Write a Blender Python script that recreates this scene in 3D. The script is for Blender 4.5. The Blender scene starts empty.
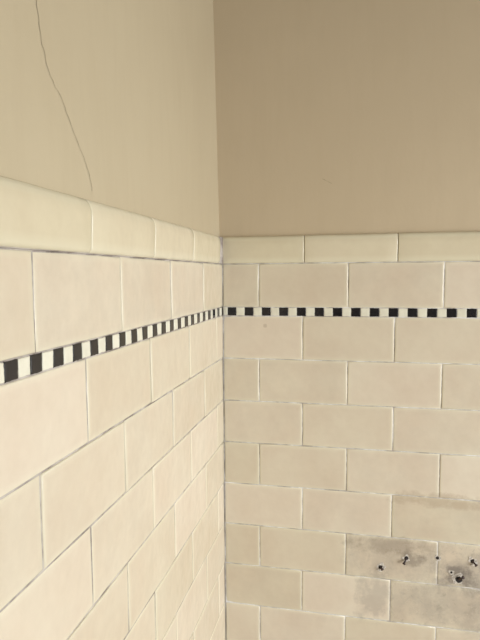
import bpy, math, random
from mathutils import Vector, Matrix, noise
random.seed(7)
scene=bpy.context.scene
scene.view_settings.view_transform='Standard'
scene.view_settings.look='None'
scene.view_settings.exposure=0

W=.152; H=.07563; M=.01478; CAPH=.0465
A=.4258; B=.7938

# ---------------------------------------------------------------- helpers
def s2l(r,g,b):
    f=lambda c:(c/255/12.92) if c/255<=.04045 else ((c/255+.055)/1.055)**2.4
    return (f(r),f(g),f(b),1)
def newmat(name):
    m=bpy.data.materials.new(name); m.use_nodes=True
    nt=m.node_tree; bs=nt.nodes['Principled BSDF']
    return m,nt,bs
def N(nt,t,**k):
    n=nt.nodes.new(t)
    for a,v in k.items():
        if a.startswith('i_'): n.inputs[a[2:].replace('_',' ')].default_value=v
        else: setattr(n,a,v)
    return n
def L(nt,a,b): nt.links.new(a,b)
def mix(nt,fac,a,b,blend='MIX'):
    n=nt.nodes.new('ShaderNodeMix'); n.data_type='RGBA'; n.blend_type=blend
    for s,v in ((n.inputs[0],fac),(n.inputs[6],a),(n.inputs[7],b)):
        if hasattr(v,'links') : L(nt,v,s)
        else: s.default_value=v
    return n.outputs[2]
def mth(nt,op,a,b=None,clamp=False):
    n=nt.nodes.new('ShaderNodeMath'); n.operation=op; n.use_clamp=clamp
    for s,v in ((n.inputs[0],a),(n.inputs[1],b)):
        if v is None: continue
        if hasattr(v,'links'): L(nt,v,s)
        else: s.default_value=v
    return n.outputs[0]
def ramp(nt,src,p0,p1,c0=(0,0,0,1),c1=(1,1,1,1)):
    r=nt.nodes.new('ShaderNodeValToRGB'); L(nt,src,r.inputs[0])
    r.color_ramp.elements[0].position=p0; r.color_ramp.elements[0].color=c0
    r.color_ramp.elements[1].position=p1; r.color_ramp.elements[1].color=c1
    return r.outputs[0]
def noi(nt,vec,scale,detail=3,rough=.5,dist=0):
    n=N(nt,'ShaderNodeTexNoise'); n.inputs['Scale'].default_value=scale
    n.inputs['Detail'].default_value=detail; n.inputs['Roughness'].default_value=rough
    n.inputs['Distortion'].default_value=dist
    L(nt,vec,n.inputs['Vector']); return n.outputs['Fac']
def bump(nt,h,strength,dist,bs,prev=None):
    b=N(nt,'ShaderNodeBump'); b.inputs['Strength'].default_value=strength; b.inputs['Distance'].default_value=dist
    L(nt,h,b.inputs['Height'])
    if prev is not None: L(nt,prev,b.inputs['Normal'])
    L(nt,b.outputs[0],bs.inputs['Normal']); return b.outputs[0]
def objco(nt): return N(nt,'ShaderNodeTexCoord').outputs['Object']
def smap(nt,vec,sc):
    m=N(nt,'ShaderNodeMapping'); m.inputs['Scale'].default_value=sc; L(nt,vec,m.inputs['Vector']); return m.outputs[0]
def blobmask(nt,co,cx,cz,rx,rz,soft=.9,nz=34,amt=1.5,p=2.5):
    """soft irregular stain centred at wall position (cx,cz)"""
    s=N(nt,'ShaderNodeSeparateXYZ'); L(nt,co,s.inputs[0])
    dx=mth(nt,'POWER',mth(nt,'ABSOLUTE',mth(nt,'DIVIDE',mth(nt,'SUBTRACT',s.outputs[0],cx),rx)),p)
    dz=mth(nt,'POWER',mth(nt,'ABSOLUTE',mth(nt,'DIVIDE',mth(nt,'SUBTRACT',s.outputs[2],cz),rz)),p)
    d=mth(nt,'ADD',mth(nt,'ADD',dx,dz),mth(nt,'MULTIPLY',mth(nt,'SUBTRACT',noi(nt,co,nz,6,.7),.5),amt*2))
    return ramp(nt,d,1-soft,1,(1,1,1,1),(0,0,0,1))

def glaze(name,base,edge,mott,rough=.16,stains=()):
    m,nt,bs=newmat(name); co=objco(nt)
    at=N(nt,'ShaderNodeAttribute',attribute_name='tile'); sep=N(nt,'ShaderNodeSeparateColor'); L(nt,at.outputs['Color'],sep.inputs[0])
    tint,edgef,dirt=sep.outputs
    c=mix(nt,ramp(nt,noi(nt,co,11,3,.55,.3),.3,.72),base,mott)
    fine=ramp(nt,noi(nt,co,70,4,.6),.35,.75,(1,1,1,1),(.965,.957,.95,1))
    c=mix(nt,1.0,c,fine,'MULTIPLY')
    c=mix(nt,mth(nt,'MULTIPLY',edgef,.6),c,edge)
    sh=mth(nt,'ADD',mth(nt,'MULTIPLY',tint,.10),.94)
    cm=N(nt,'ShaderNodeCombineColor'); L(nt,sh,cm.inputs[0]); L(nt,sh,cm.inputs[1])
    L(nt,mth(nt,'ADD',mth(nt,'MULTIPLY',tint,.15),.90),cm.inputs[2])
    c=mix(nt,1.0,c,cm.outputs[0],'MULTIPLY')
    g=ramp(nt,noi(nt,co,19,6,.7),.36,.64)
    gf=mth(nt,'MULTIPLY',g,dirt)
    c=mix(nt,mth(nt,'MULTIPLY',gf,.55),c,s2l(158,149,137))
    hv=mth(nt,'MULTIPLY',mth(nt,'SUBTRACT',dirt,.38,True),2.2,True)
    g2=ramp(nt,noi(nt,co,60,8,.78,.4),.53,.66)
    c=mix(nt,mth(nt,'MULTIPLY',mth(nt,'MULTIPLY',g2,hv),.5),c,s2l(112,104,96))
    for (cx,cz,rx,rz,col,am) in stains:
        small=rx<.01
        c=mix(nt,mth(nt,'MULTIPLY',blobmask(nt,co,cx,cz,rx,rz,amt=.3 if small else 2.3),am),c,col)
    L(nt,c,bs.inputs['Base Color'])
    L(nt,mth(nt,'ADD',mth(nt,'MULTIPLY',gf,.35),mth(nt,'ADD',mth(nt,'MULTIPLY',noi(nt,co,20,3),.12),rough-.06)),bs.inputs['Roughness'])
    bs.inputs['IOR'].default_value=1.55
    b=bump(nt,noi(nt,co,26,2,.5),.7,.0018,bs)
    bump(nt,noi(nt,co,180,2,.5),.16,.0005,bs,b)
    return m

st=[(.262,-.502,.032,.050,s2l(146,139,130),.36),
    (.300,-.432,.095,.036,s2l(164,154,142),.24),
    (.455,-.445,.095,.036,s2l(144,136,128),.34),
    (.29,-.408,.08,.018,s2l(136,120,102),.34),
    (.33,-.426,.022,.016,s2l(112,102,92),.45),
    (.408,-.449,.028,.018,s2l(100,92,88),.55),
    (.372,-.322,.095,.014,s2l(172,150,124),.40),
    (.41,-.50,.10,.045,s2l(144,136,128),.26),
    (.0755,-.032,.0040,.0040,s2l(150,126,100),.35)]
mat_tile =glaze('cream_glaze',s2l(223,212,191),s2l(231,225,202),s2l(216,201,180),.14,st)
mat_tileL=glaze('cream_glaze_warm',s2l(224,213,192),s2l(231,225,201),s2l(218,203,181),.14)
mat_cap  =glaze('ivory_cap_glaze',s2l(222,211,184),s2l(231,225,200),s2l(217,204,177),.18)

def groutmat(name,c1,c2):
    m,nt,bs=newmat(name); co=objco(nt)
    L(nt,mix(nt,ramp(nt,noi(nt,co,30,4,.6),.38,.62),c1,c2),bs.inputs['Base Color'])
    bs.inputs['Roughness'].default_value=.9
    bump(nt,noi(nt,co,500,3),.4,.0004,bs); return m
mat_gr=groutmat('grout_pale',s2l(232,230,226),s2l(172,163,154))
mat_gl=groutmat('grout_shaded',s2l(192,184,176),s2l(130,120,112))  # left-wall grout: shadow in the joints is put into the darker colour

def plaster(name,ca,cb,cs):
    m,nt,bs=newmat(name); co=objco(nt)
    c=mix(nt,ramp(nt,noi(nt,co,3.2,4,.55,.5),.3,.7),ca,cb)
    st=noi(nt,smap(nt,co,(30,30,4)),2.2,4,.6)
    c=mix(nt,mth(nt,'MULTIPLY',ramp(nt,st,.45,.8),.25),c,cs)
    L(nt,c,bs.inputs['Base Color']); bs.inputs['Roughness'].default_value=.42
    b=bump(nt,noi(nt,co,7,3,.5),.3,.006,bs)
    bump(nt,noi(nt,smap(nt,co,(60,60,40)),3,4,.6),.16,.0012,bs,b)
    return m
mat_pl=plaster('painted_plaster_cream',s2l(190,176,147),s2l(197,184,155),s2l(182,166,136))
mat_pr=plaster('painted_plaster_beige',s2l(195,178,149),s2l(200,183,154),s2l(188,170,141))
mat_pn=plaster('painted_plaster_plain',s2l(178,175,170),s2l(182,179,174),s2l(172,169,164))

def flat(name,c,rough=.5,metal=0,nscale=None,c2=None):
    m,nt,bs=newmat(name); co=objco(nt)
    L(nt,mix(nt,ramp(nt,noi(nt,co,nscale or 40,4,.6),.35,.65),c,c2 or c),bs.inputs['Base Color'])
    bs.inputs['Roughness'].default_value=rough; bs.inputs['Metallic'].default_value=metal
    return m
mat_blk=flat('black_glaze',s2l(22,21,24),.18,0,60,s2l(34,32,34))
mat_wht=flat('white_glaze',s2l(234,231,212),.2,0,60,s2l(224,220,200))
mat_crack=flat('plaster_crack_dust',s2l(138,126,106),.95,0,80,s2l(164,151,128))
mat_rust=flat('rusted_steel',s2l(92,72,58),.7,.5,400,s2l(66,62,66))
mat_hole=flat('hole_shade',s2l(42,37,35),.95)  # shade inside the drilled holes, given as a dark colour
mat_chip=flat('bare_biscuit_clay',s2l(226,220,210),.9,0,300,s2l(160,150,138))
mat_wood=flat('white_gloss_paint',s2l(225,222,212),.35)
mat_floor=flat('floor_screed',s2l(150,148,145),.8,0,12,s2l(128,126,122))
mat_ceil=flat('ceiling_distemper',s2l(160,158,155),.9,0,6,s2l(152,150,147))

def mkobj(name,verts,faces,mats,fm=None,attr=None,smooth=False):
    me=bpy.data.meshes.new(name); me.from_pydata(verts,[],faces); 
    for m in mats: me.materials.append(m)
    if fm:
        for p,i in zip(me.polygons,fm): p.material_index=i
    if attr:
        a=me.color_attributes.new('tile','FLOAT_COLOR','POINT')
        for i,c in enumerate(attr): a.data[i].color=c
    if smooth:
        for p in me.polygons: p.use_smooth=True
    me.update(); o=bpy.data.objects.new(name,me); scene.collection.objects.link(o); return o

class Builder:
    """wall space (u along wall, z up, d out of wall) -> world"""
    def __init__(s,side): s.side=side; s.v=[];s.f=[];s.m=[];s.a=[]
    def P(s,u,z,d): return (u,-d,z) if s.side=='R' else (d,-u,z)
    def add(s,vs,fs,mi,cols):
        b=len(s.v); s.v+=[s.P(*v) for v in vs]; s.a+=cols
        for f in fs:
            f=[b+i for i in f]
            if s.side=='L': f=f[::-1]
            s.f.append(f); s.m.append(mi)
    def tile(s,u0,u1,z0,z1,mi=0,gap=.0014,bev=.0010,depth=-.0045,wob=.0002,dirt=0,tint=None,tilt=.0004,inner=.007):
        u0+=gap/2;u1-=gap/2;z0+=gap/2;z1-=gap/2
        if u1-u0<.002: return
        t=random.random() if tint is None else tint
        r=lambda:random.uniform(-wob,wob)
        n=6
        def loop(ins,c):
            a0,a1,b0,b1=u0+ins,u1-ins,z0+ins,z1-ins; pts=[]
            for k in range(n): pts.append((a0+(a1-a0)*k/n,b0))
            for k in range(n): pts.append((a1,b0+(b1-b0)*k/n))
            for k in range(n): pts.append((a1-(a1-a0)*k/n,b1))
            for k in range(n): pts.append((a0,b1-(b1-b0)*k/n))
            return pts
        tu,tz,td=[random.uniform(-tilt,tilt) for _ in range(3)]
        cu,cz=(u0+u1)/2,(z0+z1)/2
        def D(u,z,d): return d+td*.6+tu*(u-cu)/((u1-u0)/2)+tz*(z-cz)/((z1-z0)/2)
        w=[(r(),r()) for _ in range(4*n)]
        vs=[];cols=[];fs=[]
        inner=min(inner,(u1-u0)*.35,(z1-z0)*.35)
        rings=[(0,depth,1),(0,-bev,1),(bev*.3,-bev*.35,1),(bev,0,1),(inner*.45,.0001,.4),(inner,.0001,0)]
        for ins,d,e in rings:
            for (u,z),(a,b) in zip(loop(ins,0),w):
                k=1 if e==1 else e
                vs.append((u+a*k,z+b*k,D(u,z,d) if d>depth else d)); cols.append((t,e,dirt,1))
        c=4*n
        for k in range(len(rings)-1):
            for i in range(c):
                j=(i+1)%c; fs.append([k*c+i,k*c+j,(k+1)*c+j,(k+1)*c+i])
        k=len(rings)-1; fs.append([k*c+i for i in range(c)])
        s.add(vs,fs,mi,cols)
    def slab(s,u0,u1,z0,z1,d0,d1,mi):
        vs=[(u0,z0,d0),(u1,z0,d0),(u1,z1,d0),(u0,z1,d0),(u0,z0,d1),(u1,z0,d1),(u1,z1,d1),(u0,z1,d1)]
        fs=[[4,5,6,7],[1,0,3,2],[0,1,5,4],[1,2,6,5],[2,3,7,6],[3,0,4,7]]
        s.add(vs,fs,mi,[(0.5,0,0,1)]*8)
    def obj(s,name,mats):
        o=mkobj(name,s.v,s.f,mats,s.m,s.a,True)
        try:
            o.data.set_sharp_from_angle(angle=math.radians(50))
        except Exception: pass
        return o

FLOORZ=-1.5; CEILZ=1.25
NR=int((-M-FLOORZ)/H)+1
def rowz(n):
    if n==1: return (0,H)
    return (-M-(n-1)*H, -M-(n-2)*H)

# ---------------------------------------------------------------- field tiles
def cladding(side,length,frac,mats,dirtf):
    b=Builder(side)
    b.slab(0,length,FLOORZ,H+.02,-.0058,-.0008,1)
    for n in range(1,NR+1):
        z0,z1=rowz(n)
        z0=max(z0,FLOORZ)
        if z1-z0<.01: continue
        off=frac*W if n%2==1 else ((frac+.5)%1)*W
        u=off-W
        while u<length:
            a=max(u,.0006); c=min(u+W,length)
            if c-a>.006:
                d,t=dirtf(n,a,c)
                b.tile(a,c,z0,z1,0,dirt=d,tint=t)
            u+=W
    return b.obj('ceramic_wall_tiles',mats)
def dR(n,a,c):
    m=(a+c)/2
    if n==7 and .2<m<.36: return .55,.4
    if n==7 and .36<m<.53: return .75,.4
    if n==8 and .29<m<.45: return .65,.35
    if n==8 and .44<m<.6: return .7,.3
    if n==6 and .29<m<.45: return .30,.1
    if n==6 and .44<m<.6: return .1,.2
    if n==9 and m>.36: return .35,.4
    return (.2 if random.random()<.35 else .06), None
def dL(n,a,c):
    m=(a+c)/2
    if n==1 and .27<m<.6: return .26,.5
    return (.2 if random.random()<.3 else .06), None
XR=1.7; YF=-2.3
cladR=cladding('R',XR,A,[mat_tile,mat_gr],dR)
cladL=cladding('L',-YF,B,[mat_tileL,mat_gl],dL)

# ---------------------------------------------------------------- mosaic band
def band(side,length,phase):
    b=Builder(side); p=W/10
    k=-1
    while (k+phase)*p<length:
        a=max((k+phase)*p,.0004); c=min((k+1+phase)*p,length)
        if c-a>.003:
            g=.0001 if k%2==0 else .0010
            b.tile(a,c,-M+.0002,-.0002,0 if k%2==0 else 1,gap=g,bev=.0004,wob=.00025,tilt=.0002,inner=.003)
        k+=1
    return b.obj('mosaic_wall_border',[mat_blk,mat_wht])
band('R',XR,.6); band('L',-YF,-.6)

# ---------------------------------------------------------------- cap trim
prof=[(-.0045,.0004),(.0035,.0004),(.0058,.0014),(.0066,.004),(.0070,.012),(.0076,.022),(.0080,.031),(.0077,.037),(.0064,.0418),(.0040,.0450),(.0008,.0464),(-.006,.0466)]
def cap(side,length,first,start,name):
    b=Builder(side)
    b.slab(start,length,H,H+CAPH-.0015,-.0058,.0035,1)
    u=first-W
    while u<length:
        a=max(u,start)+.0006; c=min(u+W,length)-.0006
        if c-a>.01:
            t=random.random(); dd=random.uniform(-.0003,.0003); dz=random.uniform(-.0005,.0005)
            st=[(a,-.0009),(a+.0005,-.0002),(a+.0014,0)]+[(a+(c-a)*k/8,0) for k in range(1,8)]+[(c-.0014,0),(c-.0005,-.0002),(c,-.0009)]
            vs=[];cols=[];fs=[]
            for i,(uu,sh) in enumerate(st):
                for j,(d,z) in enumerate(prof):
                    w=random.uniform(-.00012,.00012)
                    vs.append((uu,H+z+dz*(z/.046)+(sh if j>6 else 0)*.6+w,d+dd+(sh if 0<j else 0)+w*.6))
                    e=1 if (i<2 or i>len(st)-3) else (.9 if (j>7 or j<4) else .15)
                    cols.append((t,e,.03,1))
            m=len(prof)
            for i in range(len(st)-1):
                for j in range(m-1):
                    fs.append([i*m+j,(i+1)*m+j,(i+1)*m+j+1,i*m+j+1])
            fs.append([j for j in range(m)][::1]); fs.append([(len(st)-1)*m+j for j in range(m)][::-1])
            b.add(vs,fs,0,cols)
        u+=W
    return b.obj(name,[mat_cap,mat_gr if side=='R' else mat_gl])
cap('R',XR,.1433,.0,'trim_1'); cap('L',-YF,.194,.0072,'trim_2')

# ---------------------------------------------------------------- walls
T=.12; LEAN=.0185
def wallbox(name,pts,mat):
    f=[[3,2,1,0],[4,5,6,7],[0,1,5,4],[1,2,6,5],[2,3,7,6],[3,0,4,7]]
    return mkobj(name,pts,f,[mat])
zt=CEILZ
xl=-.0058; xt=xl-LEAN*(zt-.12)
v=[(-T,YF,FLOORZ),(xl,YF,FLOORZ),(xl,.0058,FLOORZ),(-T,.0058,FLOORZ),
   (-T,YF,.12),(xl,YF,.12),(xl,.0058,.12),(-T,.0058,.12),
   (-T,YF,zt),(xt,YF,zt),(xt,.0058,zt),(-T,.0058,zt)]
f=[[3,2,1,0],[0,1,5,4],[1,2,6,5],[2,3,7,6],[3,0,4,7],[4,5,9,8],[5,6,10,9],[6,7,11,10],[7,4,8,11],[8,9,10,11]]
wl=mkobj('wall_left',v,f,[mat_pl])
wallbox('wall_back',[(-T,.0058,FLOORZ),(XR+T,.0058,FLOORZ),(XR+T,.0058+T,FLOORZ),(-T,.0058+T,FLOORZ),(-T,.0058,zt),(XR+T,.0058,zt),(XR+T,.0058+T,zt),(-T,.0058+T,zt)],mat_pr)
wallbox('floor',[(-T,YF-T,FLOORZ-.1),(XR+T,YF-T,FLOORZ-.1),(XR+T,.0058+T,FLOORZ-.1),(-T,.0058+T,FLOORZ-.1),(-T,YF-T,FLOORZ),(XR+T,YF-T,FLOORZ),(XR+T,.0058+T,FLOORZ),(-T,.0058+T,FLOORZ)],mat_floor)
wallbox('ceiling',[(-T,YF-T,zt),(XR+T,YF-T,zt),(XR+T,.0058+T,zt),(-T,.0058+T,zt),(-T,YF-T,zt+.1),(XR+T,YF-T,zt+.1),(XR+T,.0058+T,zt+.1),(-T,.0058+T,zt+.1)],mat_ceil)
wallbox('wall_front',[(-T,YF-T,FLOORZ),(XR+T,YF-T,FLOORZ),(XR+T,YF,FLOORZ),(-T,YF,FLOORZ),(-T,YF-T,zt),(XR+T,YF-T,zt),(XR+T,YF,zt),(-T,YF,zt)],mat_pn)
WY0,WY1,WZ0,WZ1=-1.75,-.3,-1.05,.5
bs=[(YF,.0058,FLOORZ,WZ0),(YF,.0058,WZ1,zt),(YF,WY0,WZ0,WZ1),(WY1,.0058,WZ0,WZ1)]
v=[];f=[]
for y0,y1,z0,z1 in bs:
    b=len(v)
    v+=[(XR,y0,z0),(XR+T,y0,z0),(XR+T,y1,z0),(XR,y1,z0),(XR,y0,z1),(XR+T,y0,z1),(XR+T,y1,z1),(XR,y1,z1)]
    f+=[[b+i for i in q] for q in ([3,2,1,0],[4,5,6,7],[0,1,5,4],[1,2,6,5],[2,3,7,6],[3,0,4,7])]
mkobj('wall_right',v,f,[mat_pn])
v=[];f=[]
def bx(y0,y1,z0,z1,x0=XR+.03,x1=XR+.07):
    b=len(v)
    v.extend([(x0,y0,z0),(x1,y0,z0),(x1,y1,z0),(x0,y1,z0),(x0,y0,z1),(x1,y0,z1),(x1,y1,z1),(x0,y1,z1)])
    f.extend([[b+i for i in q] for q in ([3,2,1,0],[4,5,6,7],[0,1,5,4],[1,2,6,5],[2,3,7,6],[3,0,4,7])])
bx(WY0,WY0+.05,WZ0,WZ1);bx(WY1-.05,WY1,WZ0,WZ1);bx(WY0+.05,WY1-.05,WZ0,WZ0+.06);bx(WY0+.05,WY1-.05,WZ1-.05,WZ1)
bx(WY0+.05,WY1-.05,-.30,-.26)
mkobj('window_1',v,f,[mat_wood])

# ---------------------------------------------------------------- crack in the left plaster
def ribbon(name,pts,w,mat,side,sub=7,jit=.0009,h=.0003):
    P=[]
    for i in range(len(pts)-1):
        for k in range(sub):
            t=k/sub; P.append(Vector(pts[i]).lerp(Vector(pts[i+1]),t))
    P.append(Vector(pts[-1]))
    vs=[];fs=[];n=len(P)
    for i,p in enumerate(P):
        q=p+Vector((random.uniform(-jit,jit),random.uniform(-jit*.4,jit*.4)))
        ww=w*random.uniform(.45,1.3)*(0.25 if i in(0,n-1) else 1)
        for s in(-1,1):
            u=q.x+s*ww/2; z=q.y
            d=-.0058+h-(LEAN*(z-.12) if side=='L' else 0)
            vs.append((d,-u,z) if side=='L' else (u,-d,z))
    for i in range(n-1):
        fs.append([2*i,2*i+1,2*i+3,2*i+2])
    return mkobj(name,vs,fs,[mat])
ribbon('plaster_crack',[(.59,.60),(.565,.48),(.556,.38),(.549,.31),(.5455,.2598),(.5425,.2365),(.5335,.2146),(.517,.201),(.498,.1785),(.4772,.1538),(.4700,.138),(.469,.133)],.0008,mat_crack,'L',jit=.0011)
ribbon('plaster_scratch',[(.172,.216),(.179,.212),(.188,.207)],.0012,mat_crack,'R',sub=4,jit=.0004)

# ---------------------------------------------------------------- screw holes / rusty fixings
def hole(u,z,r,screw=None,chip=1.6):
    root=bpy.data.objects.new('rusty_screw' if screw else 'drilled_hole',None); scene.collection.objects.link(root)
    root.location=(u,0,z)
    def blob(nm,rad,d,mat,n=18,j=.3,asp=1):
        vs=[(0,-d,0)];ph=random.random()*9
        for i in range(n):
            a=2*math.pi*i/n; rr=rad*(1+j*(noise.noise(Vector((math.cos(a)*1.3+ph,math.sin(a)*1.3,ph)))*1.6))
            vs.append((rr*math.cos(a)*asp,-d,rr*math.sin(a)))
        for i in range(n):
            x,y,zz=vs[1+i]; vs.append((x*1.05,.002,zz*1.05))
        fs=[[0,1+i,1+(i+1)%n] for i in range(n)]+[[1+i,1+n+i,1+n+(i+1)%n,1+(i+1)%n] for i in range(n)]
        o=mkobj(nm,vs,fs,[mat]); o.parent=root; return o
    blob('chipped_edge',r*chip,.0006,mat_chip,j=.5,asp=1.15)
    blob('hole',r,.0008,mat_hole,j=.25)  # dark disc over the tile stands for the shaded recess
    if screw:
        ln,ax,az=screw; import bmesh
        bm=bmesh.new(); seg=14
        prof=[(.0,.0),(.0015,.0),(.0015,ln*.2),(.0011,ln*.24),(.0015,ln*.3),(.0011,ln*.36),(.0015,ln*.42),(.0011,ln*.5),(.0015,ln*.58),(.0013,ln*.75),(.0026,ln*.9),(.0028,ln),(.002,ln*1.06),(.0,ln*1.06)]
        rings=[[bm.verts.new((rr*math.cos(2*math.pi*i/seg),-dd,rr*math.sin(2*math.pi*i/seg))) for i in range(seg)] if rr>0 else [bm.verts.new((0,-dd,0))] for rr,dd in prof]
        for a,b in zip(rings,rings[1:]):
            for i in range(seg):
                j=(i+1)%seg
                if len(a)==1: bm.faces.new([a[0],b[i],b[j]])
                elif len(b)==1: bm.faces.new([a[i],b[0],a[j]])
                else: bm.faces.new([a[i],b[i],b[j],a[j]])
        bmesh.ops.recalc_face_normals(bm,faces=bm.faces)
        me=bpy.data.meshes.new('screw'); bm.to_mesh(me); bm.free(); me.materials.append(mat_rust)
        for p in me.polygons:p.use_smooth=True
        o=bpy.data.objects.new('screw',me); scene.collection.objects.link(o); o.parent=root; o.rotation_euler=(ax,0,az)
hole(.276,-.447,.0036,(.006,.3,.5),1.8)
hole(.3185,-.427,.0034,(.011,.7,-.6),1.6)
hole(.3687,-.421,.0026,None,1.8)
hole(.403,-.455,.0054,(.013,-.7,.6),1.5)
hole(.424,-.421,.0034,(.009,.5,.7),2.1)
hole(.391,-.444,.0018,None,2.2)

# ---------------------------------------------------------------- light
def area(name,loc,target,sx,sy,e,col,spread=180):
    l=bpy.data.lights.new(name,'AREA'); l.shape='RECTANGLE'; l.size=sx; l.size_y=sy; l.energy=e; l.color=col; l.spread=math.radians(spread)
    o=bpy.data.objects.new(name,l); scene.collection.objects.link(o); o.location=loc
    o.rotation_euler=(Vector(target)-Vector(loc)).to_track_quat('-Z','Y').to_euler(); return o
# daylight entering obliquely through the window, aimed towards the far lower corner
area('window_daylight',(XR+.75,-1.35,-.1),(0,.05,-.55),1.5,1.5,36,(.985,.985,.98),120)
wd=bpy.data.worlds.new('world'); scene.world=wd; wd.use_nodes=True
bg=wd.node_tree.nodes['Background']; bg.inputs[0].default_value=(.9,.94,1,1); bg.inputs[1].default_value=1.3

# ---------------------------------------------------------------- camera
cd=bpy.data.cameras.new('camera'); cam=bpy.data.objects.new('camera',cd); scene.collection.objects.link(cam)
cam.location=(.22877,-.93525,.05684); cam.rotation_euler=(1.48798,.00653,.20773)
cd.sensor_fit='HORIZONTAL'; cd.sensor_width=36; cd.lens=547.42*36/480; cd.clip_start=.01
scene.camera=cam
